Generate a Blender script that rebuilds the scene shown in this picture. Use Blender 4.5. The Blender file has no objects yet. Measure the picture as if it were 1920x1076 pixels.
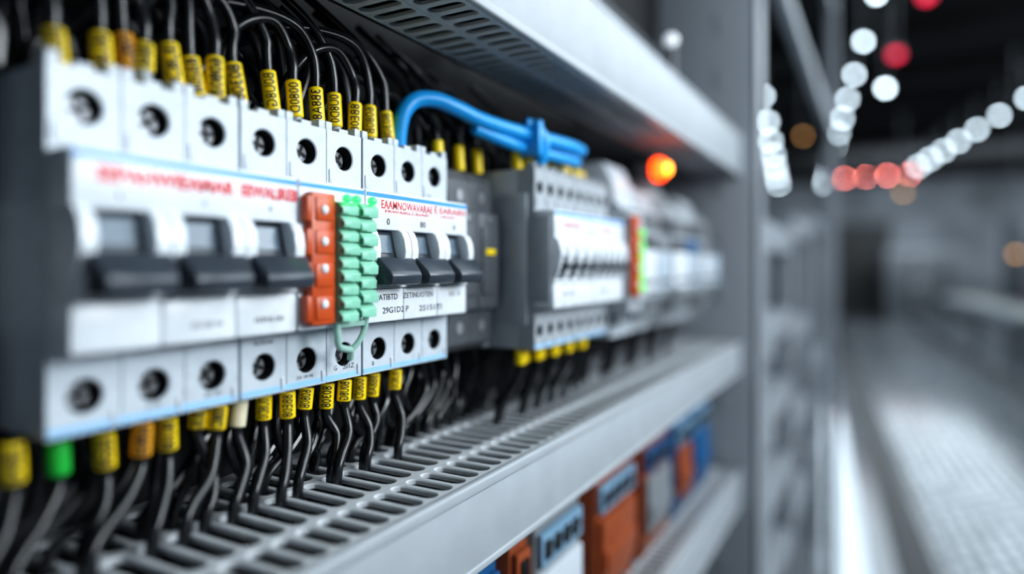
import bpy, bmesh, math, random
from mathutils import Vector, Matrix
random.seed(4)
S = 0.001
COL = bpy.context.scene.collection
scene = bpy.context.scene
F = 1230.0
TH = math.atan(690.0 / F)
CT, ST = math.cos(TH), math.sin(TH)
VPX, VPY = 1650.0, 500.0
ALPHA = TH - math.atan(570.0 / F)

def Xof(u, Y):
    return F * Y / (VPX - u) / CT ** 2 - Y * ST / CT
def Zof(u, v, Y):
    return (VPY - v) * Y / (VPX - u) / CT

ORD = ['first', 'second', 'third', 'fourth', 'fifth', 'sixth', 'seventh', 'eighth', 'ninth', 'tenth', 'eleventh', 'twelfth',
       'thirteenth', 'fourteenth', 'fifteenth', 'sixteenth', 'seventeenth', 'eighteenth', 'nineteenth', 'twentieth',
       'twenty-first', 'twenty-second', 'twenty-third', 'twenty-fourth', 'twenty-fifth', 'twenty-sixth', 'twenty-seventh', 'twenty-eighth', 'twenty-ninth', 'thirtieth',
       'thirty-first', 'thirty-second', 'thirty-third', 'thirty-fourth', 'thirty-fifth', 'thirty-sixth', 'thirty-seventh', 'thirty-eighth', 'thirty-ninth', 'fortieth',
       'forty-first', 'forty-second', 'forty-third', 'forty-fourth', 'forty-fifth', 'forty-sixth', 'forty-seventh', 'forty-eighth', 'forty-ninth', 'fiftieth',
       'fifty-first', 'fifty-second', 'fifty-third', 'fifty-fourth', 'fifty-fifth', 'fifty-sixth', 'fifty-seventh', 'fifty-eighth', 'fifty-ninth', 'sixtieth',
       'sixty-first', 'sixty-second', 'sixty-third', 'sixty-fourth', 'sixty-fifth', 'sixty-sixth', 'sixty-seventh', 'sixty-eighth']

# ------------------------------------------------------------------ materials
def mat(name, col, rough=.45, metal=0.0, var=.06, scale=120, bump=0.0, emit=None, es=0.0, spec=.5, coat=0.0, alpha_trans=0.0, scuff=0.0):
    m = bpy.data.materials.new(name)
    m.use_nodes = True
    nt = m.node_tree
    b = nt.nodes['Principled BSDF']
    tc = nt.nodes.new('ShaderNodeTexCoord')
    nz = nt.nodes.new('ShaderNodeTexNoise')
    nz.inputs['Scale'].default_value = scale
    nz.inputs['Detail'].default_value = 4
    nt.links.new(tc.outputs['Object'], nz.inputs['Vector'])
    r = nt.nodes.new('ShaderNodeValToRGB')
    r.color_ramp.elements[0].position = .3
    r.color_ramp.elements[1].position = .7
    r.color_ramp.elements[0].color = [max(0, c * (1 - var)) for c in col] + [1]
    r.color_ramp.elements[1].color = [min(1, c * (1 + var)) for c in col] + [1]
    nt.links.new(nz.outputs['Fac'], r.inputs['Fac'])
    out = r.outputs['Color']
    if scuff:
        n2 = nt.nodes.new('ShaderNodeTexNoise')
        n2.inputs['Scale'].default_value = 55
        n2.inputs['Detail'].default_value = 8
        n2.inputs['Roughness'].default_value = .7
        nt.links.new(tc.outputs['Object'], n2.inputs['Vector'])
        mr = nt.nodes.new('ShaderNodeMapRange')
        mr.inputs['From Min'].default_value = .56
        mr.inputs['From Max'].default_value = .72
        mr.inputs['To Min'].default_value = 0
        mr.inputs['To Max'].default_value = scuff
        nt.links.new(n2.outputs['Fac'], mr.inputs['Value'])
        mx = nt.nodes.new('ShaderNodeMix')
        mx.data_type = 'RGBA'
        nt.links.new(mr.outputs['Result'], mx.inputs[0])
        nt.links.new(out, mx.inputs[6])
        mx.inputs[7].default_value = (.16, .18, .2, 1)
        out = mx.outputs[2]
    nt.links.new(out, b.inputs['Base Color'])
    b.inputs['Roughness'].default_value = rough
    b.inputs['Metallic'].default_value = metal
    b.inputs['Specular IOR Level'].default_value = spec
    b.inputs['Coat Weight'].default_value = coat
    b.inputs['Transmission Weight'].default_value = alpha_trans
    if bump:
        bp = nt.nodes.new('ShaderNodeBump')
        bp.inputs['Strength'].default_value = bump
        bp.inputs['Distance'].default_value = .0005
        nt.links.new(nz.outputs['Fac'], bp.inputs['Height'])
        nt.links.new(bp.outputs['Normal'], b.inputs['Normal'])
    if emit:
        b.inputs['Emission Color'].default_value = list(emit) + [1]
        b.inputs['Emission Strength'].default_value = es
    return m

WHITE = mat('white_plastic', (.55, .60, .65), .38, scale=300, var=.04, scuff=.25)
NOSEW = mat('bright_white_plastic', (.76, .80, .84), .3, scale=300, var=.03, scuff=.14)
PALEGREY = mat('pale_grey_plastic', (.38, .41, .44), .45, scuff=.2)  # pale grey tone for far cases, collars and housings
BLUEG = mat('grey_blue_plastic', (.44, .51, .58), .4, scuff=.15)
GREYP = mat('grey_plastic', (.20, .215, .23), .5)
DGREY = mat('dark_grey_plastic', (.085, .093, .105), .5)
TOG = mat('charcoal_toggle_plastic', (.045, .055, .070), .28, var=.1)
WIN = mat('reflection_grey_window', (.10, .145, .19), .25, var=.2, scale=150)  # grey-blue colour paints the reflection on the toggle windows
HOLE = mat('recess_shade_black', (.010, .010, .012), .7)  # near-black paints the shade inside terminal holes, slots and openings
STEEL = mat('dull_steel', (.32, .33, .35), .42, metal=.55, var=.15)
BLUE = mat('blue_print', (.03, .30, .75), .4)
PALEB = mat('pale_blue_print', (.32, .58, .85), .4)
RED = mat('red_print', (.66, .02, .03), .5)
INK = mat('black_print', (.02, .02, .025), .5)
ORANGE = mat('burnt_orange_plastic', (.56, .085, .016), .36, var=.1)
MINT = mat('mint_green_plastic', (.28, .62, .46), .35, var=.06)
MINTT = mat('translucent_mint_plastic', (.5, .78, .68), .2, alpha_trans=.35)
LEDG = mat('lit_green_led', (.05, .8, .15), .3, emit=(.04, 1, .14), es=1.6)
LEDF = mat('dim_green_led', (.05, .6, .12), .3, emit=(.18, 1, .08), es=.8)
YEL = mat('yellow_sleeve_plastic', (1.0, .70, .004), .36, var=.06, scale=200)
AMB = mat('amber_sleeve_plastic', (.88, .40, .01), .38, var=.1, scale=200)
GRN = mat('green_sleeve_plastic', (.015, .42, .05), .4)
IVORY = mat('ivory_sleeve_plastic', (.75, .68, .5), .4)
WIRE = mat('black_cable_sheath', (.008, .009, .011), .27, var=.2, spec=.55)
BLUEC = mat('bright_blue_cable_sheath', (.012, .34, .78), .35)
DUCT = mat('light_grey_duct', (.38, .41, .44), .5, var=.05, scale=60)
DUCTS = mat('slotted_grey_duct', (.56, .585, .61), .32, var=.06, scale=90, scuff=.3)
DUCTIN = mat('duct_interior_shade', (.014, .013, .013), .75, var=.3)  # near-black stands in for the shade inside the grey ducts
PANEL = mat('shadow_dark_panel', (.010, .0105, .012), .65, var=.4, scale=30)  # near-black puts the cabinet's inner shadow into the board colour
FRAME = mat('grey_painted_frame', (.36, .39, .425), .35, var=.05, scale=8)
FRAMED = mat('dull_grey_frame', (.10, .108, .12), .5, var=.08, scale=8)
GALV = mat('galvanised_rail', (.5, .5, .48), .35, metal=.9)
LAMPO = mat('lit_orange_lens', (1, .2, .02), .3, emit=(1, .06, .003), es=5)
LAMPY = mat('lit_amber_core', (1, .6, .1), .3, emit=(1, .28, .015), es=8)
LAMPW = mat('lit_white_lens', (1, 1, 1), .3, emit=(.74, .90, 1), es=24)
LAMPR = mat('lit_red_lens', (1, .05, .08), .3, emit=(1, .03, .10), es=3)
LAMPC = mat('lit_coral_lens', (1, .2, .1), .3, emit=(1, .24, .19), es=56)
LAMPA = mat('lit_warm_lens', (1, .6, .2), .3, emit=(1, .5, .15), es=4)
LAMPS = mat('soft_white_lens', (.9, .9, .9), .3, emit=(.8, .9, 1), es=.6)
FLOORM = mat('grey_epoxy_floor', (.17, .185, .205), .18, var=.25, scale=4)
WALLM = mat('grey_wall_paint', (.29, .31, .34), .7, var=.4, scale=1.2)
CEILM = mat('dark_ceiling_paint', (.010, .011, .013), .8, var=.3, scale=3)
STRIPM = mat('floor_reflection_strip', (.58, .62, .66), .12, var=.08, scale=10, metal=.4)  # pale tone stands in for lamp reflections along the floor
GUTTERM = mat('dark_floor_channel', (.012, .013, .015), .5)
WOODM = mat('brown_worktop', (.26, .11, .05), .4, var=.2, scale=12)
MACHM = mat('machine_grey_paint', (.06, .066, .074), .5, var=.1, scale=6)
MACHL = mat('machine_mid_paint', (.16, .172, .19), .5, var=.1, scale=6)
TERRA = mat('terracotta_plastic', (.29, .066, .018), .45, var=.12)
CBLUE = mat('deep_blue_plastic', (.012, .10, .25), .4)
LBLUE = mat('light_blue_label', (.20, .34, .47), .4)

PLATEM = bpy.data.materials.new('perforated_pale_plate')
PLATEM.use_nodes = True
_nt = PLATEM.node_tree
_b = _nt.nodes['Principled BSDF']
_tc = _nt.nodes.new('ShaderNodeTexCoord')
_br = _nt.nodes.new('ShaderNodeTexBrick')
_br.inputs['Scale'].default_value = 4
_br.inputs['Mortar Size'].default_value = .06
_br.inputs['Color1'].default_value = (.58, .62, .66, 1)
_br.inputs['Color2'].default_value = (.28, .305, .335, 1)
_br.inputs['Mortar'].default_value = (.05, .055, .06, 1)
_nt.links.new(_tc.outputs['Object'], _br.inputs['Vector'])
_nt.links.new(_br.outputs['Color'], _b.inputs['Base Color'])
_b.inputs['Roughness'].default_value = .22
_b.inputs['Metallic'].default_value = .35

# ------------------------------------------------------------------ mesh builder (millimetres)
ORG = {}
class MB:
    def __init__(s):
        s.bm = bmesh.new()
    def box(s, x0, x1, y0, y1, z0, z1, bev=0.0, seg=2):
        r = bmesh.ops.create_cube(s.bm, size=1)
        vs = r['verts']
        for v in vs:
            v.co = Vector(((x0 + x1) / 2 + v.co.x * (x1 - x0), (y0 + y1) / 2 + v.co.y * (y1 - y0), (z0 + z1) / 2 + v.co.z * (z1 - z0)))
        if bev:
            es = list({e for v in vs for e in v.link_edges})
            bmesh.ops.bevel(s.bm, geom=es, offset=bev, segments=seg, affect='EDGES', profile=.5)
        return s
    def prism(s, prof, x0, x1, bev=0.0, taper=None):      # taper = (y_limit, shrink): narrow every vertex nearer than y_limit
        def xx(x, y):
            if taper and y < taper[0]:
                c = (x0 + x1) / 2
                return c + (x - c) * taper[1]
            return x
        a = [s.bm.verts.new((xx(x0, p[0]), p[0], p[1])) for p in prof]
        b = [s.bm.verts.new((xx(x1, p[0]), p[0], p[1])) for p in prof]
        n = len(prof)
        fs = [s.bm.faces.new(a), s.bm.faces.new(b[::-1])]
        for i in range(n):
            fs.append(s.bm.faces.new((a[i], b[i], b[(i + 1) % n], a[(i + 1) % n])))
        if bev:
            es = list({e for f in fs for e in f.edges})
            bmesh.ops.bevel(s.bm, geom=es, offset=bev, segments=2, affect='EDGES', profile=.5)
        return s
    def tube(s, pts, r, n=10, sub=6, smooth=True, radii=None, caps=True):
        pts = [Vector(p) for p in pts]
        if smooth and len(pts) > 2:
            out = []
            P = [pts[0] * 2 - pts[1]] + pts + [pts[-1] * 2 - pts[-2]]
            for i in range(1, len(P) - 2):
                p0, p1, p2, p3 = P[i - 1:i + 3]
                for k in range(sub):
                    t = k / sub
                    out.append(.5 * ((2 * p1) + (p2 - p0) * t + (2 * p0 - 5 * p1 + 4 * p2 - p3) * t * t + (3 * p1 - p0 - 3 * p2 + p3) * t ** 3))
            out.append(pts[-1])
            pts = out
        rings = []
        t0 = (pts[1] - pts[0]).normalized()
        ref = Vector((1, 0, 0)) if abs(t0.x) < .9 else Vector((0, 1, 0))
        nrm = t0.cross(ref).normalized()
        for i, p in enumerate(pts):
            if i == 0: t = t0
            elif i == len(pts) - 1: t = (pts[i] - pts[i - 1]).normalized()
            else: t = (pts[i + 1] - pts[i - 1]).normalized()
            nrm = (nrm - t * nrm.dot(t)).normalized()
            bn = t.cross(nrm)
            rr = radii[i] if radii else r
            rings.append([s.bm.verts.new(p + (nrm * math.cos(2 * math.pi * k / n) + bn * math.sin(2 * math.pi * k / n)) * rr) for k in range(n)])
        for a, b in zip(rings, rings[1:]):
            for k in range(n):
                s.bm.faces.new((a[k], a[(k + 1) % n], b[(k + 1) % n], b[k]))
        if caps:
            s.bm.faces.new(rings[0][::-1])
        s.bm.faces.new(rings[-1])
        return s
    def cyl(s, p0, p1, r, n=20, r1=None, caps=True):
        return s.tube([p0, p1], r, n, smooth=False, radii=[r, r if r1 is None else r1], caps=caps)
    def ball(s, c, r, sx=1, sy=1, sz=1, n=16):
        q = bmesh.ops.create_uvsphere(s.bm, u_segments=n, v_segments=n // 2 + 2, radius=1)
        for v in q['verts']:
            v.co = Vector((c[0] + v.co.x * r * sx, c[1] + v.co.y * r * sy, c[2] + v.co.z * r * sz))
        return s
    def cell(s, x0, x1, z0, z1, yf, yb, cx, cz, r, n=28):
        ang = [2 * math.pi * i / n for i in range(n)]
        for X in (x0, x1):
            for Z in (z0, z1):
                ang.append(math.atan2(Z - cz, X - cx) % (2 * math.pi))
        ang = sorted(set(round(a, 6) for a in ang))
        of, ob, cf, cm, cb = [], [], [], [], []
        for a in ang:
            c_, s_ = math.cos(a), math.sin(a)
            ts = []
            if c_ > 1e-6: ts.append((x1 - cx) / c_)
            if c_ < -1e-6: ts.append((x0 - cx) / c_)
            if s_ > 1e-6: ts.append((z1 - cz) / s_)
            if s_ < -1e-6: ts.append((z0 - cz) / s_)
            t = min(ts)
            of.append(s.bm.verts.new((cx + c_ * t, yf, cz + s_ * t)))
            ob.append(s.bm.verts.new((cx + c_ * t, yb, cz + s_ * t)))
            cf.append(s.bm.verts.new((cx + c_ * (r + .4), yf, cz + s_ * (r + .4))))
            cm.append(s.bm.verts.new((cx + c_ * r, yf + .4, cz + s_ * r)))
            cb.append(s.bm.verts.new((cx + c_ * r, yb, cz + s_ * r)))
        m = len(ang)
        for i in range(m):
            j = (i + 1) % m
            for A, B in ((of, cf), (cf, cm), (cm, cb), (cb, ob), (ob, of)):
                s.bm.faces.new((A[i], A[j], B[j], B[i]))
        return s
    def slot_cell(s, x0, x1, y0, y1, zt, zb, hw, ya, yb, ch):   # plate cell with a rounded slot running along y; zt is the seen face
        cx = (x0 + x1) / 2
        sg = 1 if zt > zb else -1
        n = 6
        loop = []
        for (q, base) in ((0, yb - hw), (1, ya + hw)):
            for k in range(n + 1):
                a = math.pi * q + math.pi * k / n
                loop.append((math.cos(a), math.sin(a), base))
        def outer(c_, s_, base):
            X = x1 if c_ > .35 else (x0 if c_ < -.35 else cx + c_ / .35 * (x1 - cx))
            if abs(s_) < 1e-6: Y = base
            elif s_ > 0: Y = base + (y1 - base) * min(1, s_ / .9)
            else: Y = base - (base - y0) * min(1, -s_ / .9)
            return X, Y
        ot, ob, i0, i1, ib = [], [], [], [], []
        for c_, s_, base in loop:
            X, Y = outer(c_, s_, base)
            ot.append(s.bm.verts.new((X, Y, zt))); ob.append(s.bm.verts.new((X, Y, zb)))
            i0.append(s.bm.verts.new((cx + c_ * (hw + ch), base + s_ * (hw + ch), zt)))
            i1.append(s.bm.verts.new((cx + c_ * hw, base + s_ * hw, zt - sg * ch)))
            ib.append(s.bm.verts.new((cx + c_ * hw, base + s_ * hw, zb)))
        m = len(loop)
        for i in range(m):
            j = (i + 1) % m
            for A, B in ((ot, i0), (i0, i1), (i1, ib), (ib, ob), (ob, ot)):
                s.bm.faces.new((A[i], A[j], B[j], B[i]))
        return s
    def build(s, name, material, parent=None, smooth=40, kind=None, recalc=True):
        if recalc: bmesh.ops.recalc_face_normals(s.bm, faces=s.bm.faces)
        me = bpy.data.meshes.new(name)
        if parent is not None:
            org = Vector(ORG[parent.name])
        elif kind == 'structure':
            org = Vector((0, 0, 0))
        else:
            xs = [v.co.x for v in s.bm.verts]; ys = [v.co.y for v in s.bm.verts]; zs = [v.co.z for v in s.bm.verts]
            org = Vector(((min(xs) + max(xs)) / 2, (min(ys) + max(ys)) / 2, min(zs)))
        for v in s.bm.verts:
            v.co = (v.co - org) * S
        s.bm.to_mesh(me); s.bm.free()
        for p in me.polygons: p.use_smooth = True
        me.set_sharp_from_angle(angle=math.radians(smooth))
        me.materials.append(material)
        o = bpy.data.objects.new(name, me)
        COL.objects.link(o)
        if parent is not None:
            o.parent = parent
        else:
            o.location = org * S
        ORG[o.name] = org
        if kind: o['kind'] = kind
        return o

def tag(o, label, cat, group=None):
    o['label'] = label; o['category'] = cat
    if group: o['group'] = group
    return o
def thing(name, label, cat, loc, group=None, rotz=0.0, local=False):
    o = bpy.data.objects.new(name, None)
    COL.objects.link(o)
    o.location = Vector(loc) * S
    o.rotation_euler = (0, 0, rotz)
    o.empty_display_size = .01
    ORG[o.name] = Vector((0, 0, 0)) if local else Vector(loc)
    return tag(o, label, cat, group)
def copy_tree(o, parent=None):
    c = o.copy(); COL.objects.link(c)
    if parent is not None: c.parent = parent
    for ch in list(o.children): copy_tree(ch, c)
    return c

def text_raw(txt, bold):
    cu = bpy.data.curves.new('txt', 'FONT')
    cu.body = txt; cu.size = 1; cu.align_x = 'CENTER'; cu.align_y = 'CENTER'; cu.resolution_u = 2
    cu.offset = bold
    ob = bpy.data.objects.new('txt', cu); COL.objects.link(ob)
    bpy.context.view_layer.update()
    dg = bpy.context.evaluated_depsgraph_get()
    me = bpy.data.meshes.new_from_object(ob.evaluated_get(dg))
    vs = [v.co.copy() for v in me.vertices]; fs = [tuple(p.vertices) for p in me.polygons]
    bpy.data.objects.remove(ob); bpy.data.curves.remove(cu); bpy.data.meshes.remove(me)
    x0 = min(v.x for v in vs); x1 = max(v.x for v in vs); y0 = min(v.y for v in vs); y1 = max(v.y for v in vs)
    vs = [((v.x - (x0 + x1) / 2) / (x1 - x0), (v.y - (y0 + y1) / 2) / (y1 - y0)) for v in vs]
    return vs, fs
TXT = {}
def text_get(txt, bold):
    if (txt, bold) not in TXT: TXT[(txt, bold)] = text_raw(txt, bold)
    return TXT[(txt, bold)]
def text_add(mb, txt, cx, cz, w, h, y, bold=.0):
    vs, fs = text_get(txt, bold)
    V = [mb.bm.verts.new((cx + a * w, y, cz + b * h)) for a, b in vs]
    for f in fs:
        try: mb.bm.faces.new([V[i] for i in f])
        except ValueError: pass
def text_wrap(mb, txt, p0, ax, L, h, r, facing, bold):
    vs, fs = text_get(txt, bold)
    ax = ax.normalized(); d = (facing - ax * facing.dot(ax)).normalized(); sd = ax.cross(d)
    t = bmesh.new()
    V = [t.verts.new((a * L, b * h, 0)) for a, b in vs]
    for f in fs:
        try: t.faces.new([V[i] for i in f])
        except ValueError: pass
    bmesh.ops.triangulate(t, faces=t.faces)
    bmesh.ops.subdivide_edges(t, edges=[e for e in t.edges if abs(e.verts[0].co.y - e.verts[1].co.y) > .8], cuts=2)
    mp = {}
    for v in t.verts:
        an = v.co.y / r
        mp[v] = mb.bm.verts.new(p0 + ax * v.co.x + (d * math.cos(an) + sd * math.sin(an)) * (r + .14))
    for f in t.faces:
        try: mb.bm.faces.new([mp[v] for v in f.verts])
        except ValueError: pass
    t.free()

# ------------------------------------------------------------------ circuit breakers
ZT, ZB, ZN1, ZN0 = 51.0, -43.0, 29.2, -21.4
ZHU, ZHL = 41.3, -33.5
def breaker(label, xt0, xt1, xn0, xn1, Yt=179.0, poles=3, toggles=3, back=204.5, red=(), black=(), small=(),
            case=WHITE, nosem=NOSEW, group=None, bold=.02, hr=4.5, side=False, slim=False):
    Yn = Yt - 11.5
    t = thing('circuit_breaker', label, 'circuit breaker', ((xt0 + xt1) / 2, (Yt + back) / 2, ZB), group)
    b = MB()
    b.box(xt0, xt1, Yt + 10, back, ZB, ZT, .6)
    b.box(xt0 + .2, xt1 - .2, Yt + .1, Yt + 11, -22.4, 30.2)
    p = (xt1 - xt0) / poles
    for i in range(poles):
        a, c = xt0 + i * p + .2, xt0 + (i + 1) * p - .2
        cx = (a + c) / 2
        b.cell(a, c, 30.2, ZT, Yt, Yt + 10.4, cx, ZHU, hr)
        b.cell(a, c, ZB, -22.4, Yt, Yt + 10.4, cx, ZHL, hr)
        pw = 3.2 if hr > 4 else 2.2
        b.box(a, a + pw, Yt + .3, Yt + 5, ZT - .4, ZT + 3.2, .4)
        b.box(c - pw, c, Yt + .3, Yt + 5, ZT - .4, ZT + 3.2, .4)
        b.box(a + p * .36, c - p * .36, Yt + .3, Yt + 3, ZT - .4, ZT + 1.6, .3)
        b.box(a + 1.0, a + 2.4, Yt - .5, Yt + .5, 31.5, 36.5, .2)
        b.box(c - 2.4, c - 1.0, Yt - .5, Yt + .5, -42, -38, .2)
    b.build('body', case, t)
    for i in range(poles):
        cx = xt0 + (i + .5) * p
        for cz in (ZHU, ZHL):
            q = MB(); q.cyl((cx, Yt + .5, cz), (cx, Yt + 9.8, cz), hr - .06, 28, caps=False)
            rc = q.build('terminal_recess', HOLE, t)  # black liner gives the white hole walls their shade
            k = MB(); k.cyl((cx + .3, Yt + 4.2, cz - .2), (cx + .3, Yt + 9.6, cz - .2), hr * .72, 20)
            an = random.uniform(0, 1.5)
            k.build('terminal_screw', STEEL, rc)
            k = MB()
            for w in (0, math.pi / 2):
                dx, dz = math.cos(an + w) * hr * .66, math.sin(an + w) * hr * .66
                ex, ez = -math.sin(an + w) * .65, math.cos(an + w) * .65
                P = [(cx + .3 + dx + ex, cz + dz + ez), (cx + .3 - dx + ex, cz - dz + ez), (cx + .3 - dx - ex, cz - dz - ez), (cx + .3 + dx - ex, cz + dz - ez)]
                f1 = [k.bm.verts.new((x, Yt + 4.0 - w * .03, z)) for x, z in P]
                f2 = [k.bm.verts.new((x, Yt + 4.3, z)) for x, z in P]
                k.bm.faces.new(f1); k.bm.faces.new(f2)
                for j in range(4): k.bm.faces.new((f1[j], f1[(j + 1) % 4], f2[(j + 1) % 4], f2[j]))
            k.build('screw_slot', HOLE, rc)
    n = MB()
    n.box(xn0, xn1, Yn, Yt - .05, 14.2, ZN1, .9)
    nd = toggles if toggles else 2
    tw = (xn1 - xn0) / nd
    for i in range(nd):
        n.box(xn0 + i * tw + .15, xn0 + (i + 1) * tw - .15, Yn + .5, Yt - .05, ZN0, -8.6, .7)
    n.box(xn0, xn1, Yn + .1, Yt - .05, -8.3, -6.6, .3)
    n.box(xn0 + .4, xn1 - .4, Yt - 2.5, Yt - .05, ZN0 + 1, 15)
    ck = min(4.3, tw * .22)
    if toggles:
        tp = tw
        prof = [(Yt - .1, 15), (Yn + .2, 15), (Yn - 1.8, 13.6), (Yn - 3.3, 10.5), (Yn - 3.9, 6.5), (Yn - 3.5, 2.6), (Yn - 2.2, -1.2), (Yn - .6, -4.4), (Yn + .1, -6.8), (Yt - .1, -7)]
        for i in range(toggles):
            a, c = xn0 + i * tp, xn0 + (i + 1) * tp
            n.prism(prof, a + .2, a + ck, .5)
            n.prism(prof, c - ck, c - .2, .5)
            if slim: n.box(a + .3, c - .3, Yn - 2, Yt - .2, 5.5, 14.6, .5)
    else:
        n.box(xn0, xn1, Yn, Yt - .05, -7, 14.4)
    n.build('front_casing', nosem, t)
    if side:
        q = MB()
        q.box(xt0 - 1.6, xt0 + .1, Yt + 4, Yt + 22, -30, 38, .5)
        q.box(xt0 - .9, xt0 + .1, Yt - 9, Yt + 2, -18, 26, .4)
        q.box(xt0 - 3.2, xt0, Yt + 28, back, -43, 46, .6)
        q.build('side_cover', PALEGREY, t)
    if toggles:
        for i in range(toggles):
            a, c = xn0 + i * tp, xn0 + (i + 1) * tp
            g = MB()
            if slim:
                g.prism([(Yt - 2.7, 5), (Yn - 1, 5), (Yn - 1, -5), (Yt - 2.7, -5)], a + ck + .2, c - ck - .2, .3)
                g.prism([(Yn - .8, 4.4), (Yn - 3.6, 3.4), (Yn - 6, 1), (Yn - 6, -1), (Yn - .8, -2)], a + ck + .3, c - ck - .3, .4)
            else:
                g.prism([(Yt - 2.7, 13.9), (Yn + 3.2, 13.9), (Yn + 1.0, 3.6), (Yn - 4.6, 2.0), (Yn - 4.6, -4.4), (Yn + 1.0, -6.2), (Yt - 2.7, -6.2)], a + ck + .2, c - ck - .2, .3)
                g.prism([(Yn - 4.3, 3.6), (Yn - 5.4, 3.2), (Yn - 10.0, -1.8), (Yn - 10.8, -3.4), (Yn - 10.2, -6.4), (Yn - 8.5, -7.0), (Yn - 4.3, -6.8)], a + 1.0, c - 1.0, .5, taper=(Yn - 8, .86))
            tg = g.build('toggle', TOG, t)
            w = MB()
            dy = (Yn + 1.0 - (Yn + 3.2)) / (3.6 - 13.9)
            def yy(z): return Yn + 3.2 + (z - 13.9) * dy
            if tw > 16:
                w.prism([(yy(12.4) - .45, 12.4), (yy(5.4) - .45, 5.4), (yy(5.4) + .2, 5.4), (yy(12.4) + .2, 12.4)], a + 6.2, c - 6.6)
                w.build('window', WIN, tg)
    st = MB(); st.box(xn0 + .5, xn1 - .5, Yn - .12, Yn + .4, ZN1 - 2.5, ZN1 - .95)
    st.build('blue_stripe', BLUE, t)
    st = MB(); st.box(xt0 + .4, xt1 - .4, Yt - .12, Yt + .3, ZB + .5, ZB + 2.4)
    st.build('pale_blue_edge_stripe', PALEB, t)
    if red:
        m = MB()
        for (s_, cx, cz, w_, h_) in red: text_add(m, s_, cx, cz, w_, h_, Yn - .1, bold)
        m.build('red_lettering', RED, t)
    for (s_, cx, cz, w_, h_) in [q for q in black if q[2] > -8]:
        m = MB(); text_add(m, s_, cx, cz, w_, h_, Yn - .1, .008)
        m.build('switch_numeral', INK, t)
    sel = [q for q in black if q[2] <= -8]
    if sel:
        m = MB()
        for (s_, cx, cz, w_, h_) in sel: text_add(m, s_, cx, cz, w_, h_, Yn + .4, .008)
        m.build('code_lettering', INK, t)
    if small:
        m = MB()
        for (s_, cx, cz, w_, h_) in small: text_add(m, s_, cx, cz, w_, h_, Yt - .1)
        m.build('terminal_lettering', INK, t)
    return t

breaker('large white three pole circuit breaker nearest the camera, leftmost with three black toggles', 84.5, 140.3, 84.5, 154.2, bold=.045,
        red=[('SEPAHWIEAMAR', 110, 23.2, 40, 4.2), ('EEWALIREB', 143, 23.2, 22, 4.0)],
        black=[('I', 96, 18.2, .6, 1.6), ('O', 120, 18.2, 1.4, 1.6), ('8', 143, 18.2, 1.2, 1.6), ('2S1S0 H', 121, -16.5, 10, 1.7), ('ISINUSI', 143, -16.5, 11, 1.7)],
        small=[('ZR 201', 131, -39.0, 6, 1.5), ('G 28', 112, -39.0, 4, 1.5)])
breaker('white middle breaker module behind the orange strip and mint green blocks', 141.0, 197.2, 154.9, 186.6, toggles=0,
        small=[('G', 183, -38.2, 1.5, 1.9), ('201Z', 190, -38.2, 6, 1.9), ('SE:FDAR', 150, -25.2, 8, 1.6), ('ZA 18 HE', 168, -39.2, 8, 1.1)])
breaker('sharply focused white three pole breaker with red lettering right of the mint green blocks', 198.0, 256.0, 187.2, 256.0, bold=.012,
        red=[('EAAMNOWAVARAE', 212.3, 24.2, 33, 3.3), ('E', 231.4, 24.6, 2.2, 3.2), ('EARAIRII', 244, 24.5, 20, 2.7), ('FRWAIRLCRIAEI', 212, 21.6, 28, 1.1), ('URIAR', 240, 21.9, 12, 1.0)],
        black=[('0', 199.8, 17.6, 1.9, 2.5), ('80', 222, 17.6, 3.8, 2.5), ('8', 245, 17.6, 1.6, 2.2),
               ('A PATIBTD', 198, -11.8, 16, 2.3), ('ZETINUOTEN', 219.5, -11.6, 20, 2.2), ('2S 2', 246, -12, 9, 1.9),
               ('29G1D2 P', 205, -17.0, 16, 2.4), ('2S1S1TI', 228, -17.3, 16, 2.4)],
        small=[('2018', 240, 32.3, 6, 1.3), ('a', 204, -39.0, 1.4, 1.6)])

# ------------------------------------------------------------------ orange strip and green blocks
def orange_strip(label, x0, x1, Yf, z0, z1, zs):
    t = thing('screw_strip', label, 'terminal strip', ((x0 + x1) / 2, Yf + 2, z0))
    b = MB(); b.box(x0 + 1.6, x1, Yf, Yf + 3.6, z0, z1, .6)
    n = 4
    h = (z1 - z0) / n
    for i in range(n):
        b.box(x0, x0 + 4, Yf + .3, Yf + 3.4, z0 + i * h + 1.2, z0 + (i + 1) * h - 1.2, .5)
        b.box(x0 + 3.0, x1 - 1.5, Yf - .7, Yf + 1, z0 + i * h + 1.6, z0 + (i + 1) * h - 1.6, .5)
    b.build('strip_body', ORANGE, t)
    for z in zs:
        s = MB(); s.ball(((x0 + x1) / 2 + .4, Yf - .7, z), 1.65, 1, .55, 1)
        s.build('screw_head', NOSEW, t)
    return t
orange_strip('glossy orange plastic strip with four white screw heads between white breakers', 155.2, 167.6, 163.7, -19.6, 25.0, (19.2, 8.5, -.6, -12.6))

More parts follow.
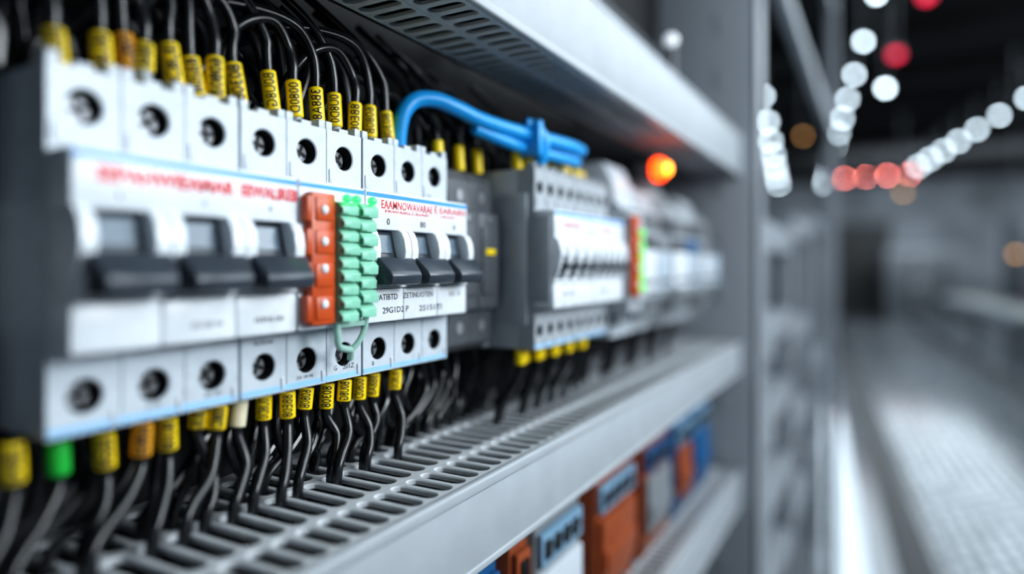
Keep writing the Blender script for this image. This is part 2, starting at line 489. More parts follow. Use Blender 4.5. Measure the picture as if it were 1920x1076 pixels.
def green_block(label, x0, x1, Yf, z0, z1, rows, leds, back):
    t = thing('terminal_block', label, 'terminal block', ((x0 + x1) / 2, (Yf + back) / 2, z0))
    b = MB(); b.box(x0, x1, Yf + 2.2, back, z0, z1, .4)
    h = (z1 - z0) / rows
    for i in range(rows):
        z = z0 + i * h
        y = Yf - (.8 if i % 2 else 0)
        b.prism([(Yf + 3, z + .2), (y + .2, z + .2), (y, z + h * .62), (y + 1.6, z + h - .25), (Yf + 3, z + h - .25)], x0 + .15, x1 - .15, .12)
        b.box(x0 + .15, x0 + (x1 - x0) * .42, y - .6, y + 1, z + .6, z + h * .55, .1)
    b.build('block_body', MINT, t)
    for x in leds:
        l = MB(); l.ball((x, Yf - .6, z1 + 1.0), 1.9, 1, .9, .85)
        l.build('led', LEDG, t)
    return t
green_block('mint green stacked terminal block beside the orange strip, one with two green lights', 168.2, 177.2, 161.6, -19.5, 22.6, 9, (170.3, 175.0), 167.3)
green_block('mint green stacked terminal block touching the sharp breaker, one green light on top', 177.8, 186.6, 161.6, -18.5, 22.8, 8, (183.2,), 167.3)
hk = MB()
hk.tube([(170, 165.5, -19), (170.3, 165.5, -24), (172, 166.5, -28), (176, 167.5, -29.5), (180, 168.5, -30.5), (181.5, 170, -34)], 1.25, 10)
hk.tube([(185, 165.5, -18), (184.6, 166, -23), (182.5, 167, -27.5), (180, 168.5, -30.5)], 1.1, 10)
hk.box(170.4, 184.4, 165.2, 167, -21.6, -19.4, .5)
tag(hk.build('retaining_hook', MINTT), 'translucent mint hook clip hanging under the two mint green blocks', 'clip')

# ------------------------------------------------------------------ wires with printed sleeves
CODES = ['80308', 'B0U8G', '0080D', '3B8A8', '0U8D0', '8BE08', '6080B']
def sleeve_part(parent, p0, p1, r, m, code=True, i=0):
    p0, p1 = Vector(p0), Vector(p1); d = (p1 - p0)
    s = MB()
    ts = [0, .03, .06, .94, .97, 1]; rs = [r * .9, r, r * 1.02, r * 1.02, r, r * .9]
    s.tube([p0 + d * t for t in ts], r, 18, smooth=False, radii=rs)
    sl = s.build('marker_sleeve', m, parent)
    if code:
        k = MB()
        ax = d if d.z < 0 else -d
        mid = (p0 + p1) / 2
        near = mid.x < 150
        text_wrap(k, CODES[i % len(CODES)], mid, ax, d.length * (.88 if near else .82), r * (1.6 if near else 1.35), r * 1.02, Vector((-mid.x, -mid.y, 0)), .03 if near else .005)
        k.build('sleeve_print', INK, sl, recalc=False)
    return sl

uppers = [(108, 125, 55), (195, 146, 62), (243, 132, 66), (270, 134, 80), (331, 172, 84), (371, 182, 110), (406, 190, 107), (450, 196, 121),
          (512, 209, 135), (555, 221, 152), (596, 233, 165), (629, 239, 175), (665, 256, 192), (695, 259, 198), (729, 269, 210)]
random.seed(11)
WR = 1.9
for i, (u, vb, vt) in enumerate(uppers):
    Y = 188.5 + (i % 3) * 1.4
    X = Xof(u, Y)
    zb, zt = max(51.6, Zof(u, vb, Y)), Zof(u, vt, Y)
    m = AMB if i in (2,) else YEL
    t = thing('marked_wire', 'black wire with %s marker sleeve, %s from the left along the breaker tops' % ('amber' if i == 2 else 'yellow', ORD[i]), 'wire', (X, Y, 51), 'sleeved wires above the breakers')
    w = MB()
    lean = random.uniform(-2.2, 1.4)
    top = Vector((X + lean, Y + 1, zt))
    k = i % 3
    ap = 89 + random.uniform(-4, 4)
    if u > 640: ap = 87 + (i % 2) * 5
    d = random.uniform(.9, 1.3)
    if k == 0:
        path = [(X, Y, 50.8), top, (X + lean * 1.2, Y + 1, zt + 6), (X + lean - 1.5, Y + 2, ap - 7), (X - 7 * d, Y + 2, ap), (X - 15 * d, Y + 4, ap - 3), (X - 21 * d, Y + 8, ap - 13), (X - 23 * d, Y + 14, 62)]
    elif k == 1:
        path = [(X, Y, 50.8), top, (X + lean * 1.1, Y + 1, zt + 6), (X - 2, Y + 1, ap - 8), (X - 9 * d, Y + 1, ap), (X - 22 * d, Y + 4, ap + 2), (X - 40 * d, Y + 9, ap - 1), (X - 58 * d, Y + 20, ap - 12)]
    else:
        path = [(X, Y, 50.8), top, (X + lean - .5, Y + 1, zt + 7), (X - 3 * d, Y + 1, ap - 4), (X - 10 * d, Y + 3, ap + 6), (X - 20 * d, Y + 9, ap + 16), (X - 32 * d, Y + 20, ap + 30)]
    w.tube(path, WR, 12)
    w.build('cable', WIRE, t)
    sleeve_part(t, (X, Y, zb), top, 2.8, m, True, i)
    f = MB(); f.cyl((X, Y, 51.1), (X, Y, zb + .3), 2.2, 14)
    f.build('ferrule_collar', PALEGREY, t)

lowers = [(22, 815, 905, 'y'), (108, 828, 890, 'g'), (195, 812, 878, 'y'), (268, 792, 853, 'a'), (314, 784, 843, 'y'), (373, 768, 802, 'y'), (411, 760, 803, 'y'),
          (450, 750, 798, 'i'), (495, 741, 786, 'y'), (539, 733, 783, 'y'), (575, 726, 766, 'y'), (614, 718, 765, 'y'), (647, 711, 751, 'y'), (675, 705, 748, 'y'),
          (701, 699, 742, 'y'), (742, 692, 729, 'y')]
PIT = 9.0; TX0 = 20.0
def slotx(x): return TX0 + (math.floor((x - TX0) / PIT) + .5) * PIT
for i, (u, vt, vb, c) in enumerate(lowers):
    Y = 187.5 + (i % 3) * 1.6
    X = Xof(u, Y)
    zt, zb = min(-43.4, Zof(u, vt, Y)), Zof(u, vb, Y)
    m = {'y': YEL, 'a': AMB, 'g': GRN, 'i': IVORY}[c]
    cn = {'y': 'yellow', 'a': 'amber', 'g': 'plain green', 'i': 'ivory'}[c]
    t = thing('marked_wire', 'black wire with %s marker sleeve, %s from the left below the breakers' % (cn, ORD[i]), 'wire', (X, Y, -90), 'sleeved wires below the breakers')
    xe = slotx(X - random.uniform(5, 16))
    lean = random.uniform(-1.4, .6)
    bl = random.uniform(0, 5)
    w = MB()
    w.tube([(X, Y, -42.8), (X + lean, Y, zb), (X + lean - .6 + bl * .2, Y - .5, zb - 4), ((X * .6 + xe * .4) + bl * .7, Y - 3, -66), (xe + 1.5 + bl * .2, Y - 6, -73), (xe - .9, Y - 7, -80), (xe + .3, Y - 6, -100)], WR, 12)
    w.build('cable', WIRE, t)
    sleeve_part(t, (X, Y, zt), (X + lean, Y, zb), 2.75, m, c in 'ya', i + 3)

for i in range(64):
    X = 54 + i * 4.9 + random.uniform(-3, 3)
    far = X > 296
    w = MB(); Y = 195.5 + random.uniform(0, 7.5)
    h = random.uniform(64, 90)
    z0 = 51.4 if (X < 244 or X > 304) else 47
    if far: h = random.uniform(66, 84)
    if i % 3 == 0:
        w.tube([(X + 8, Y, z0), (X + 8, Y + .5, 60), (X + 4, Y + 1, h), (X - 5, Y + 2, h + 6), (X - 14, Y + 5, h - 3), (X - 18, Y + 9, 58)], 1.8, 9)
    elif i % 3 == 1:
        w.tube([(X + 6, Y, z0), (X + 6, Y, 62), (X + 1, Y + 1, h), (X - 14, Y + 3, h + 10), (X - 34, Y + 8, h + 8), (X - 52, Y + 15, h - 6)], 1.8, 9)
    else:
        w.tube([(X - 4, Y, z0), (X - 3, Y, 60), (X + 4, Y + 1, h - 4), (X + 3, Y + 3, h + 8), (X - 8, Y + 6, h + 16), (X - 24, Y + 12, h + 26)], 1.8, 9)
    tag(w.build('loose_wire', WIRE), 'plain black wire looping behind the upper sleeves, %s from the left' % ORD[i], 'wire', 'plain wires behind the upper sleeves')
for i in range(52):
    X = 52 + i * 4.9 + random.uniform(-3, 3)
    w = MB(); Y = 196.5 + random.uniform(0, 6)
    xe = slotx(X - random.uniform(0, 28)) + PIT / 2
    z0 = -43.2 if X < 248 else -41.5
    bulge = random.uniform(-8, 9)
    w.tube([(X, Y, z0), (X + 1 + bulge * .4, Y, -51), (X - 2 + bulge, Y - 1, -61), ((X + xe) / 2 + bulge * .6, Y - 2, -70), (xe + 2, Y - 2, -76), (xe, Y - 2, -84), (xe, Y - 2, -98)], 1.7, 9)
    tag(w.build('loose_wire', WIRE), 'plain black wire behind the lower sleeves, %s from the left' % ORD[i], 'wire', 'plain wires behind the lower sleeves')

# ------------------------------------------------------------------ blue cable
bc = thing('blue_cable', 'thick bright blue cable arching over the grey breakers right of sharp breaker', 'cable', (234, 190, 52))
w = MB()
w.tube([(236, 192, 52), (235, 191, 60), (236, 189, 70), (241, 186, 76.5), (250, 181, 78), (260, 176, 75.5), (275, 170, 71.5), (300, 163, 69.5), (322, 158, 69), (345, 155, 69), (362, 156, 69)], 3.8, 14)
w.build('main_run', BLUEC, bc)
w = MB()
w.tube([(272, 174, 68), (288, 168, 64.5), (304, 164, 62.5), (325, 159.5, 61.5), (345, 157, 61.5), (360, 158, 62)], 3.2, 12)
w.build('second_run', BLUEC, bc)
w = MB(); w.tube([(303, 162, 75), (309, 158, 73), (313, 156, 66), (313.5, 158, 57), (314, 161.5, 51.5)], 3.2, 12)
w.build('branch', BLUEC, bc)
w = MB(); w.box(303, 308, 153.5, 166, 58, 76.5, 1.2); w.build('cable_clip', BLUEC, bc)

# ------------------------------------------------------------------ cabinet, rail, ducts
p = MB(); p.box(-60, 751, 225.2, 229, -420, 420, 1)
tag(p.build('backboard', PANEL), 'tall shadow-dark backboard behind the breakers, wires and wiring ducts', 'board')
p = MB()
p.box(753, 800, 116, 121, -1200, 900, 1); p.box(753, 758, 116, 235, -1200, 900, 1); p.box(795, 800, 116, 160, -1200, 900, 1)
for z in range(-400, 420, 60): p.box(752.4, 754, 150, 162, z, z + 22, .5)
tag(p.build('corner_post', FRAME), 'upright grey steel corner post closing the far end of the wiring ducts', 'post')
rl = MB()
for z in (-17.5, 12.5): rl.box(-20, 700, 204.6, 206, z, z + 5)
for z in (-13.5, 12.5): rl.box(-20, 700, 205, 212.5, z, z + 1)
rl.box(-20, 700, 211.5, 225, -13.5, 13.5)
tag(rl.build('mounting_rail', GALV), 'long galvanised mounting rail behind the row of breakers', 'rail')

def duct(label, x0, x1, yf, yb, zs, zo, rows, group=None, brackets=False):
    t = thing('wiring_duct', label, 'wiring duct', ((x0 + x1) / 2, (yf + yb) / 2, min(zs, zo)), group)
    lo, hi = min(zs, zo), max(zs, zo)
    a = MB(); a.box(x0, x1, yf, yf + 2, lo, hi, .9)
    sgn = 1 if zs > zo else -1
    z1 = zs + sgn * .8; z0 = zs - sgn * 4
    a.box(x0, x1, yf - .8, yf + 2.6, min(z0, z1), max(z0, z1), 1.1, 3)
    z1 = zo - sgn * .3; z0 = zo + sgn * 3
    a.box(x0, x1, yf - .6, yf + 2.2, min(z0, z1), max(z0, z1), .9, 3)
    a.build('front_wall', DUCT, t)
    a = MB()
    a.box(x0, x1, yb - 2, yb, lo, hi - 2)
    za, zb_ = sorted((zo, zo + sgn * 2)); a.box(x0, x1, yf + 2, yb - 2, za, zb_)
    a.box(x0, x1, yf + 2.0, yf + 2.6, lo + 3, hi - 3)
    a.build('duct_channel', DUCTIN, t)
    a = MB()
    n = int((x1 - x0) / PIT)
    for ri, (y0, y1, ya, yz, sh) in enumerate(rows):
        off = sh * PIT / 2
        for k in range(n - (1 if sh else 0)):
            xa = x0 + off + k * PIT
            a.slot_cell(xa, xa + PIT, y0, y1, zs, zs - sgn * 2.0, 3.0, ya, yz, .5)
    a.build('slotted_cover', DUCTS, t, smooth=30)
    if brackets:
        for x in (120, 330, 540, 720):
            c = MB(); c.box(x, x + 14, yb - .5, 225, hi - 4, hi - 1); c.box(x, x + 14, 222, 225, hi - 18, hi - 1)
            c.build('bracket', GALV, t)
    return t
LOWR = [(135.4, 159.5, 138.4, 157.8, 1), (159.5, 190, 161.2, 188.2, 0), (190, 224, 191.6, 217, 1)]
duct('light grey slotted wiring duct below the breakers with wires entering its top', TX0, 752, 133, 225, -82, -116, LOWR, 'wiring ducts')
duct('light grey slotted wiring duct above the breakers, its slotted underside showing', TX0, 752, 133, 181, 100, 144, [(135.4, 156.5, 138, 154.8, 1), (156.5, 180, 158.4, 178, 0)], 'wiring ducts', True)
duct('lowest grey slotted wiring duct under the orange and blue modules', 160, 752, 133, 225, -222, -262, LOWR, 'wiring ducts')
for i, (y, z) in enumerate([(150, -104), (158, -110), (174, -108), (166, -100), (202, -105)]):
    w = MB(); w.tube([(24, y, z)] + [(24 + 72 * k, y + random.uniform(-3, 3), z + random.uniform(-1, 2)) for k in range(1, 10)] + [(748, y, z)], 2.4, 8, sub=3)
    tag(w.build('trunk_cable', WIRE), 'black cable lying inside the lower wiring duct, %s from its front wall' % ORD[i], 'cable', 'cables inside the lower wiring duct')

pp = MB()
pp.tube([(300, 196, 186), (430, 196, 186), (560, 196, 186), (640, 196, 184), (696, 198, 182), (716, 205, 182), (722, 224, 182)], 9, 14)
tag(pp.build('conduit_pipe', FRAME), 'grey conduit pipe running above the upper wiring duct', 'pipe')
pp = MB()
pp.tube([(320, 205, 216), (450, 205, 216), (580, 205, 216), (660, 205, 214), (696, 208, 212), (706, 224, 212)], 8, 14)
tag(pp.build('conduit_pipe', FRAMED), 'darker grey conduit pipe running above the front conduit over the upper duct', 'pipe')
il = thing('indicator_lamp', 'small white indicator lamp glowing above the upper wiring duct', 'lamp', (517, 145, 144))
q = MB(); q.cyl((517, 145, 144.4), (517, 145, 174), 4, 14); q.cyl((517, 145, 144.4), (517, 145, 148), 8, 16); q.build('lamp_stem', FRAMED, il)
q = MB(); q.ball((517, 145, 180), 5.5); q.build('lens', LAMPS, il)

# ------------------------------------------------------------------ dark module beside sharp breaker
dm = thing('relay_module', 'dark grey narrow relay module right of the sharp white breaker', 'relay', (277, 190, -40))
b = MB()
PR = [(204.5, -42), (184, -42), (179, -38), (179, -22), (174, -21), (174, 27), (179, 28), (179, 42), (184, 48), (204.5, 48)]
b.prism(PR, 256.8, 276, .6)
b.prism(PR, 276.6, 296, .6)
b.box(259, 274, 172.8, 175, -14, 20, .5); b.box(279, 294, 172.8, 175, -14, 20, .5)
b.build('module_body', DGREY, dm)
for x in (266.5, 286.5):
    for z in (35, -30, 24):
        s = MB(); y = 178.6 if z != 24 else 173.6
        s.cyl((x, y, z), (x, y + 1.2, z), 3.0 if z != 24 else 1.6, 16)
        s.build('module_screw', STEEL, dm)
s = MB(); s.box(281, 290, 172.3, 173, 6, 9, .1); s.build('label_tag', YEL, dm)

# ------------------------------------------------------------------ second cluster
breaker('blurred white breaker with small dark toggles beyond the dark relay module', 300, 351, 300, 351, Yt=155, poles=4, toggles=4, hr=3.2, side=True, slim=True, case=PALEGREY, black=[('2S 18', 318, -14, 12, 2)], red=[('SENWAIRE', 322, 22, 22, 2)])
breaker('blurred white breaker ending at the small distant orange strip', 351.6, 402.6, 351.6, 402.6, Yt=155, poles=4, toggles=5, hr=3.2, slim=True, case=PALEGREY, black=[('2S 18', 368, -14, 12, 2)], red=[('SENWAIRE', 372, 22, 22, 2)])
orange_strip('small distant orange strip between blurred breaker and grey controller modules', 403.4, 415, 137, -19, 33, (24, 12, -1, -12))
g3 = thing('terminal_block', 'distant pale terminal block with a column of glowing green lights', 'terminal block', (416, 170, -30))
b = MB(); b.box(403.2, 415, 140.7, 204.5, -30, 36, .6); b.box(415.6, 431, 140.5, 204.5, -30, 36, .8)
for z in range(-24, 30, 8): b.box(417, 430, 138.8, 141, z, z + 6, .5)
b.build('block_body', PALEGREY, g3)
for z in (-15, -8, -1, 6, 13, 21):
    l = MB(); l.ball((423, 138.2, z + 1), 2.5); l.build('led', LEDF, g3)
far_up = [(823, 188, 0), (862, 186, 1), (896, 184, 2), (0, 168, 306), (0, 167, 315), (0, 168, 325), (0, 167, 336), (0, 168, 346), (0, 167, 358), (0, 168, 368), (0, 167, 380), (0, 168, 391)]
for i, (u, Y, x) in enumerate(far_up):
    X = Xof(u, Y) if u else x
    zb = (51.5 if X > 299 else (53.5 if X < 257 else 48.5))
    zt = zb + (13 if i < 3 else 9)
    t = thing('marked_wire', 'black wire with yellow sleeve, %s beyond the sharp breaker counting away from camera' % ORD[i], 'wire', (X, Y, zb - 1), 'sleeved wires over the far breakers')
    w = MB(); w.tube([(X, Y, zb - .6), (X - .5, Y + .5, zt), (X - 2, Y + 4, zt + 10), (X - 8, Y + 14, zt + 20), (X - 14, Y + 26, zt + 22), (X - 16, 221, zt + 14)], 1.9, 9)
    w.build('cable', WIRE, t)
    sleeve_part(t, (X, Y, zb), (X - .5, Y + .5, zt), 2.7, YEL, False)
for i in range(10):
    X = 303 + i * 10; Y = 165 + (i % 2) * 3
    t = thing('marked_wire', 'black wire with yellow sleeve under the blurred breakers, %s from the left' % ORD[i], 'wire', (X, Y, -90), 'sleeved wires below the far breakers')
    xe = slotx(X - 6)
    w = MB(); w.tube([(X, Y, -43), (X, Y, -52), (X - 1, Y + 3, -62), (xe + 1, Y + 8, -74), (xe, Y + 10, -84), (xe, Y + 10, -98)], 1.9, 9)
    w.build('cable', WIRE, t)
    sleeve_part(t, (X, Y, -43.4), (X, Y, -51.5), 2.7, YEL, False)
for i in range(14):
    X = 410 + i * 18; Y = 176 + (i % 3) * 3
    xe = slotx(X - 10)
    w = MB(); w.tube([(X, Y, -49.5), (X, Y, -56), (X - 4, Y + 2, -66), (xe, Y + 3, -76), (xe, Y + 3, -85), (xe, Y + 3, -98)], 2.2, 8)
    tag(w.build('loose_wire', WIRE), 'plain black wire under the grey controller modules, %s from the green lights' % ORD[i], 'wire', 'plain wires under the controllers')
for i in range(16):
    X = 300 + i * 7.5; Y = 192 + (i % 4) * 2
    xe = slotx(X - 4) + PIT / 2
    w = MB(); w.tube([(X, Y, -41.8), (X + 2, Y, -52), (X - 3 + (i % 3) * 3, Y + 1, -63), (xe + 1, Y + 3, -74), (xe, 200, -84), (xe, 200, -98)], 1.8, 8)
    tag(w.build('loose_wire', WIRE), 'plain black wire behind the far yellow sleeves, %s from the left' % ORD[i], 'wire', 'plain wires behind the far sleeves')

# ------------------------------------------------------------------ controller modules (third cluster)
names = ['first grey controller module past the green lights, with a tall pale top', 'second grey controller module past the green lights, carrying the orange lamp',
         'third grey controller module past the green lights', 'fourth grey controller module past the green lights',
         'fifth grey controller module past the green lights', 'last grey controller module, nearest the corner post']
a = 433.0
for i in range(6):
    wd = 42
    c = a + wd
    zt = [74, 62, 70, 58, 66, 56][i]
    yo = [0, 3, -1, 4, 0, 4][i]
    t = thing('controller_module', names[i], 'controller', ((a + c) / 2, 180, -50), 'grey controller modules')
    b = MB()
    b.prism([(204.5, -50), (164, -50), (164, -40), (156, -40), (156, -24), (149, -24), (149, 24), (156, 24), (156, 44), (162, 44), (162, 58 if zt > 60 else 50), (170, zt), (204.5, zt)], a, c, .8)
    b.build('housing', (WHITE, PALEGREY, GREYP, PALEGREY, PALEGREY, GREYP)[i], t)
    for (zz0, zz1) in ((28, 41), (-38, -27)):
        b = MB()
        for k in range(6):
            x = a + 2.6 + k * 6.4
            b.box(x, x + 4, 154.4, 157, zz0, zz1, .4)
        b.box(a + 2, c - 2, 155.4, 156.4, zz0 + 4, zz1 - 4, .2)
        b.build('terminal_row', GREYP if i % 2 else DGREY, t)
    b = MB(); b.box(a + 1, c - 1, 143.5 + yo * .3, 149.5, -18, 12, .8); b.build('front_panel', (NOSEW, BLUEG, NOSEW, BLUEG, WHITE, BLUEG)[i], t)
    b = MB(); b.box(a + 1, c - 1, 145, 149.5, 13, 23, .5)
    b.build('dark_display_band', (DGREY, GREYP, DGREY, CBLUE, GREYP, DGREY)[i], t)
    b = MB()
    for k in range(4): b.box(a + 6 + k * 8, a + 11 + k * 8, 142.7 + yo * .3, 144.2 + yo * .3, -12, -9.5, .2)
    b.build('status_marks', INK, t)
    a = c + 2.4
ol = thing('warning_lamp', 'glowing orange warning lamp on top of a grey controller module', 'lamp', (502, 150, 61))
q = MB(); q.cyl((504, 180, 61.8), (504, 166, 77), 3, 12); q.cyl((504, 168, 76), (504, 153, 76), 7, 18); q.build('lamp_base', DGREY, ol)
q = MB(); q.ball((504, 151, 76), 9, 1, .8, 1); q.build('lens', LAMPO, ol)
q = MB(); q.ball((503, 143.4, 76), 4.6, 1, .5, 1); q.build('glowing_core', LAMPY, ol)

# ------------------------------------------------------------------ coloured modules below the duct
mods = [('deep blue relay module at the near end under the lower duct', 205, 258, CBLUE, LBLUE, CBLUE),
        ('narrow terracotta module, second under the lower duct', 270, 288, TERRA, TERRA, TERRA),
        ('white faced module with pale blue top band, third under the lower duct', 296, 352, GREYP, WHITE, LBLUE),
        ('wide terracotta module with pale blue top band, fourth under the lower duct', 378, 446, TERRA, TERRA, LBLUE),
        ('terracotta sided module with grey face, fifth under the lower duct', 470, 535, TERRA, GREYP, CBLUE),
        ('blue module with terracotta face, sixth under the lower duct', 556, 604, CBLUE, TERRA, LBLUE),
        ('blue module farthest along under the lower duct', 612, 676, CBLUE, CBLUE, LBLUE)]
for i, (lb, a, c, mb_, mf, mt_) in enumerate(mods):
    t = thing('relay_module', lb, 'relay', ((a + c) / 2, 190, -221), 'coloured relay modules')
    b = MB(); b.prism([(225, -221.1), (160, -221.1), (153, -215), (153, -134), (160, -124), (225, -124)], a, c, 1); b.build('module_body', mb_, t)
    b = MB(); b.box(a + 3, c - 3, 149, 153.6, -200, -158, 1); b.box(a + 6, c - 6, 147, 150, -190, -178, .8); b.build('front_plate', mf, t)
    b = MB(); b.box(a + 2, c - 2, 149.5, 154, -154, -137, 1); b.build('top_band', mt_, t)
    b = MB()
    wk = (c - a - 10) / 4
    for k in range(4): b.box(a + 5 + k * wk, a + 5 + k * wk + wk * .6, 148.2, 150, -150, -141, .3)
    b.box(a + 5, c - 5, 148.9, 150, -146.2, -144.8, .2)
    b.build('terminal_openings', HOLE, t)
    b = MB()
    for k in range(4):
        x = a + 4 + k * (c - a - 8) / 3
        b.cyl((x, 149, -208), (x, 153.4, -208), 2.4, 12)
    b.build('terminal_screws', STEEL, t)

# ------------------------------------------------------------------ racks beyond
def rack(label, x0, x1, y0, y1, zf, levels, pw=24):
    t = thing('storage_rack', label, 'rack', ((x0 + x1) / 2, (y0 + y1) / 2, -1200))
    for x in (x0, x1 - pw):
        for y in (y0, y1 - pw):
            b = MB(); b.box(x, x + pw, y, y + 4, -1200, zf, .8); b.box(x, x + 4, y, y + pw, -1200, zf, .8); b.build('post', FRAME, t)
    for z in levels:
        b = MB(); b.box(x0 + 4, x1 - 4, y0 + 4, y1 - 4, z, z + 4); b.box(x0 + 4, x1, y0 + 1, y0 + 5, z - 34, z + 4, 1); b.build('shelf', FRAME, t)
    b = MB(); b.box(x0, x1, y0 + 130, y0 + 134, -1200, 40); b.build('back_sheet', MACHL, t)
    return t
rack('grey steel rack with open shelves just beyond the cabinet post', 850, 1150, 124, 480, 60, (-1050, -700, -420, -300, -180, -70, 54))
rack('grey steel rack second beyond the cabinet post', 1170, 1480, 126, 480, 90, (-1050, -700, -420, -260, -100, 84))
rack('farthest grey steel rack at the end of the cabinet row', 1500, 1840, 128, 480, 120, (-1050, -700, -420, -200, 112))
ov = thing('overhead_frame', 'light grey overhead frame of long rails receding behind the corner post', 'frame', (1320, 110, -1200))
for z in (330, 640):
    b = MB(); b.box(801, 1876, 100, 118, z, z + 22, 2); b.build('rail', FRAME, ov)
b = MB(); b.box(1852, 1876, 96, 122, -1200, 690, 2); b.build('upright', FRAME, ov)

# ------------------------------------------------------------------ hall
def rot(o):
    o.rotation_euler = (0, 0, ALPHA); return o
def R(d, lat, z):
    return Vector((math.cos(ALPHA) * d + math.sin(ALPHA) * lat, math.sin(ALPHA) * d - math.cos(ALPHA) * lat, z))
FZ, CZ, FAR = -1200, 2250, 19000
b = MB(); b.box(-1500, FAR, -6600, 1800, FZ - 60, FZ); rot(b.build('floor', FLOORM, kind='structure'))
b = MB(); b.box(600, FAR, -6600, 1800, CZ, CZ + 60)
for x in range(2500, 19000, 1500): b.box(x, x + 160, -6600, 1800, CZ - 180, CZ)
rot(b.build('ceiling', CEILM, kind='structure'))
b = MB(); b.box(FAR, FAR + 100, -6600, 1800, FZ, CZ); rot(b.build('wall_back', WALLM, kind='structure'))
b = MB(); b.box(1900, FAR, 1700, 1800, FZ, CZ); rot(b.build('wall_left', WALLM, kind='structure'))
b = MB(); b.box(1700, FAR, -6700, -6600, FZ, CZ); rot(b.build('wall_right', WALLM, kind='structure'))
b = MB(); b.box(FAR - 60, FAR, -1700, -500, FZ, 1100); b.box(FAR - 70, FAR - 50, -1110, -1090, FZ, 1100); rot(b.build('door_1', GUTTERM, kind='structure'))
b = MB(); b.box(900, 18500, -190, 70, FZ, FZ + 6, 1); rot(b.build('floor_reflection', STRIPM, kind='structure'))  # strip painted pale as the ceiling lamps' reflection on the floor
b = MB(); b.box(900, 18500, -440, -290, FZ, FZ + 4, 1); rot(b.build('trim_2', GUTTERM, kind='structure'))
b = MB(); b.box(900, 18500, -1700, -470, FZ, FZ + 14, 2); rot(b.build('trim_3', PLATEM, kind='structure'))
b = MB(); b.box(900, 18500, -1940, -1730, FZ, FZ + 4, 1); rot(b.build('trim_4', GUTTERM, kind='structure'))

def lamp_proto(label, m, group, loc, r=30):
    drop = CZ - loc.z
    t = thing('pendant_lamp', label, 'lamp', loc, group, local=True)
    b = MB(); b.cyl((0, 0, 25), (0, 0, drop), 5, 8); b.build('stem', FRAMED, t)
    b = MB(); b.cyl((0, 0, 10), (0, 0, 40), r * 1.15, 16, r * .5); b.build('shade', FRAMED, t)
    b = MB(); b.ball((0, 0, 0), r, 1, 1, .8, 14); b.build('lens', m, t)
    return t
ZL = 1700.0
def uz(u, v, z=ZL):
    zc = F * z / (VPY - v)
    rt = (u - 960) / F * zc
    return Vector((CT * zc + ST * rt, ST * zc - CT * rt, z))
def row(A, B, n, m, what, group, r=30, grow=.9, alt=0.0):
    pr = None
    for i in range(n):
        loc = A.lerp(B, i / (n - 1))
        lb = what % ORD[i]
        if pr is None:
            pr = lamp_proto(lb, m, group, loc, r)
        else:
            o = copy_tree(pr); o.location = loc * S; o['label'] = lb
            sc = 1 + grow * i / (n - 1) - alt * (i % 2)
            o.scale = (sc, sc, 1)
row(uz(1643, -10), uz(1546, 345), 12, LAMPW, 'round white pendant lamp in the middle row, %s from the camera', 'middle row of white lamps', 17, 1.7)
row(uz(1925, 184), uz(1722, 312), 7, LAMPW, 'round white pendant lamp in the right row, %s from the camera', 'right row of white lamps', 22, 1)
row(uz(1430, 180), uz(1460, 345), 7, LAMPW, 'round white pendant lamp in the left row by the racks, %s from the camera', 'left row of white lamps', 26, 1)
row(uz(1584, 334), uz(1706, 326), 4, LAMPC, 'coral red pendant lamp crossing the hall, %s from the left', 'coral red lamps', 26, 0, .3)
def single(u, v, z, m, lb, r):
    lamp_proto(lb, m, None, uz(u, v, z), r)
single(1680, 102, 1500, LAMPR, 'red pendant lamp hanging right of the middle lamp row', 34)
single(1737, -8, 1700, LAMPR, 'red pendant lamp cut by the top edge of the picture', 34)
single(1660, 165, 1400, LAMPW, 'lone white pendant lamp hanging under the red lamp', 22)
single(1506, 255, 1300, LAMPA, 'dim amber pendant lamp left of the middle lamp row', 22)
single(1693, 360, 1000, LAMPA, 'dim amber pendant lamp below the coral red lamps', 34)
single(1905, 476, 120, LAMPA, 'low amber pendant lamp near the right edge of the picture', 26)

wb = thing('workbench', 'long workbench with brown wooden top along the right of the aisle', 'workbench', R(6000, 2300, FZ), rotz=ALPHA, local=True)
b = MB(); b.box(-2200, 2200, -350, 350, 960, 1010, 6); b.build('worktop', WOODM, wb)
for x in (-2100, 2040):
    for y in (-320, 260):
        b = MB(); b.box(x, x + 60, y, y + 60, 0, 962, 4); b.build('leg', FRAMED, wb)
b = MB(); b.box(-2120, 2120, -320, 320, 240, 280, 4); b.build('lower_shelf', FRAMED, wb)
b = MB(); b.box(-2150, 2150, 300, 340, 860, 962, 4); b.build('apron', WOODM, wb)
cv = thing('roller_conveyor', 'low grey roller conveyor beyond the workbench on the right of the aisle', 'conveyor', R(11500, 2350, FZ), rotz=ALPHA, local=True)
for y in (-300, 260):
    b = MB(); b.box(-2500, 2500, y, y + 40, 560, 680, 4); b.build('side_rail', FRAME, cv)
for x in (-2400, 0, 2340):
    for y in (-290, 240):
        b = MB(); b.box(x, x + 50, y, y + 50, 0, 562, 4); b.build('leg', FRAMED, cv)
for k in range(25):
    b = MB(); b.cyl((-2400 + k * 200, -262, 640), (-2400 + k * 200, 262, 640), 45, 14); b.build('roller', GALV, cv)
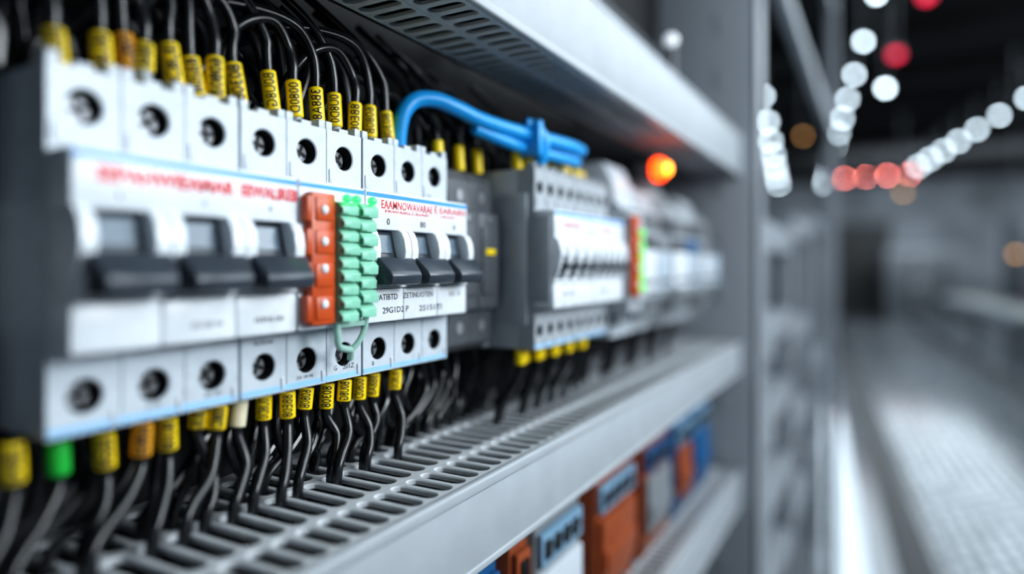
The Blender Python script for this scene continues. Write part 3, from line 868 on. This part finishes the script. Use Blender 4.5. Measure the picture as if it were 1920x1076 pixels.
for i, (d, lat, h, mm, lb) in enumerate([(8500, 4100, 2000, MACHM, 'dark grey machine cabinet nearest on the right of the hall'), (11000, 4100, 1700, MACHL, 'mid grey machine cabinet in the middle right distance'),
                                     (14500, 3800, 2100, MACHM, 'dark machine cabinet beyond the mid grey machine on the right'),
                                     (17000, 2000, 1600, MACHL, 'mid grey machine cabinet by the far wall right of the door'),
                                     (16500, -300, 1500, MACHM, 'low dark machine cabinet at the far end of the aisle'), (8000, 5700, 2500, MACHL, 'tall mid grey machine cabinet against the right wall')]):
    t = thing('machine_cabinet', lb, 'machine', R(d, lat, FZ), 'machine cabinets', ALPHA, True)
    b = MB(); b.box(-700, 700, -600, 600, 80, h, 12); b.box(-660, 660, -560, 560, 0, 90); b.build('housing', mm, t)
    for s_ in (-1, 1):
        b = MB(); b.box(-722, -698, min(s_ * 20, s_ * 560), max(s_ * 20, s_ * 560), 160, h - 120, 6); dd = b.build('door', MACHM if mm is MACHL else FRAMED, t)
        b = MB(); b.box(-750, -720, min(s_ * 50, s_ * 90), max(s_ * 50, s_ * 90), h * .45, h * .55, 5); b.build('handle', GALV, dd)
    b = MB(); b.box(-300, 300, -300, 300, h, h + 120, 10); b.build('top_vent', FRAMED, t)

# ------------------------------------------------------------------ lights, world, camera
def area(name, loc, target, size, power, color=(1, 1, 1), sy=None):
    l = bpy.data.lights.new(name, 'AREA'); l.energy = power; l.color = color
    l.size = size
    if sy: l.shape = 'RECTANGLE'; l.size_y = sy
    o = bpy.data.objects.new(name, l); COL.objects.link(o)
    o.location = Vector(loc) * S
    d = (Vector(target) - Vector(loc))
    o.rotation_euler = d.to_track_quat('-Z', 'Y').to_euler()
    return o
area('key_light', (330, -560, 215), (165, 180, 15), .24, 4.1, (.87, .945, 1))
area('high_light', (330, -420, 520), (230, 150, -60), .3, 1.8, (.85, .94, 1))
area('fill_light', (-230, -230, 70), (150, 190, 40), .2, .16, (.8, .9, 1))
area('far_row_light', (760, -600, 420), (540, 160, 0), .4, 1.2, (.83, .93, 1))
area('rack_fill', (1250, -900, 500), (1250, 120, -150), .6, 11, (.86, .94, 1))  # added area light without a fixture, brightens post and racks
c = R(8500, 1200, 2050)
o = area('hall_fill', c, c + Vector((0, 0, -1000)), 13, 330, (.80, .92, 1), 3.0)  # added area light without a fixture, brightens the aisle floor
o.rotation_euler = (0, 0, ALPHA)
c = R(13500, 2600, 1950)
area('far_wall_fill', c, R(18500, 2600, -300), 5, 170, (.82, .93, 1), 1)  # added area light without a fixture, lifts the far wall
c = R(4500, 3600, 1900)
area('machine_light', c, R(9000, 4300, -300), 2.5, 80, (.82, .93, 1), 1)

w = bpy.data.worlds.new('World'); scene.world = w; w.use_nodes = True
bg = w.node_tree.nodes['Background']
bg.inputs['Color'].default_value = (.50, .68, .92, 1); bg.inputs['Strength'].default_value = .07

cd = bpy.data.cameras.new('Camera'); cam = bpy.data.objects.new('Camera', cd); COL.objects.link(cam)
cd.sensor_width = 36; cd.lens = F * 36 / 1920
cd.shift_y = -38 / 1920
cd.clip_start = .005; cd.clip_end = 100
cam.location = (0, 0, 0)
cam.rotation_euler = (math.pi / 2, 0, TH - math.pi / 2)
cd.dof.use_dof = True
cd.dof.focus_distance = .254
cd.dof.aperture_fstop = cd.lens / 10.5
scene.camera = cam
scene.view_settings.view_transform = 'Standard'
try:
    scene.view_settings.look = 'Medium High Contrast'
except Exception:
    pass
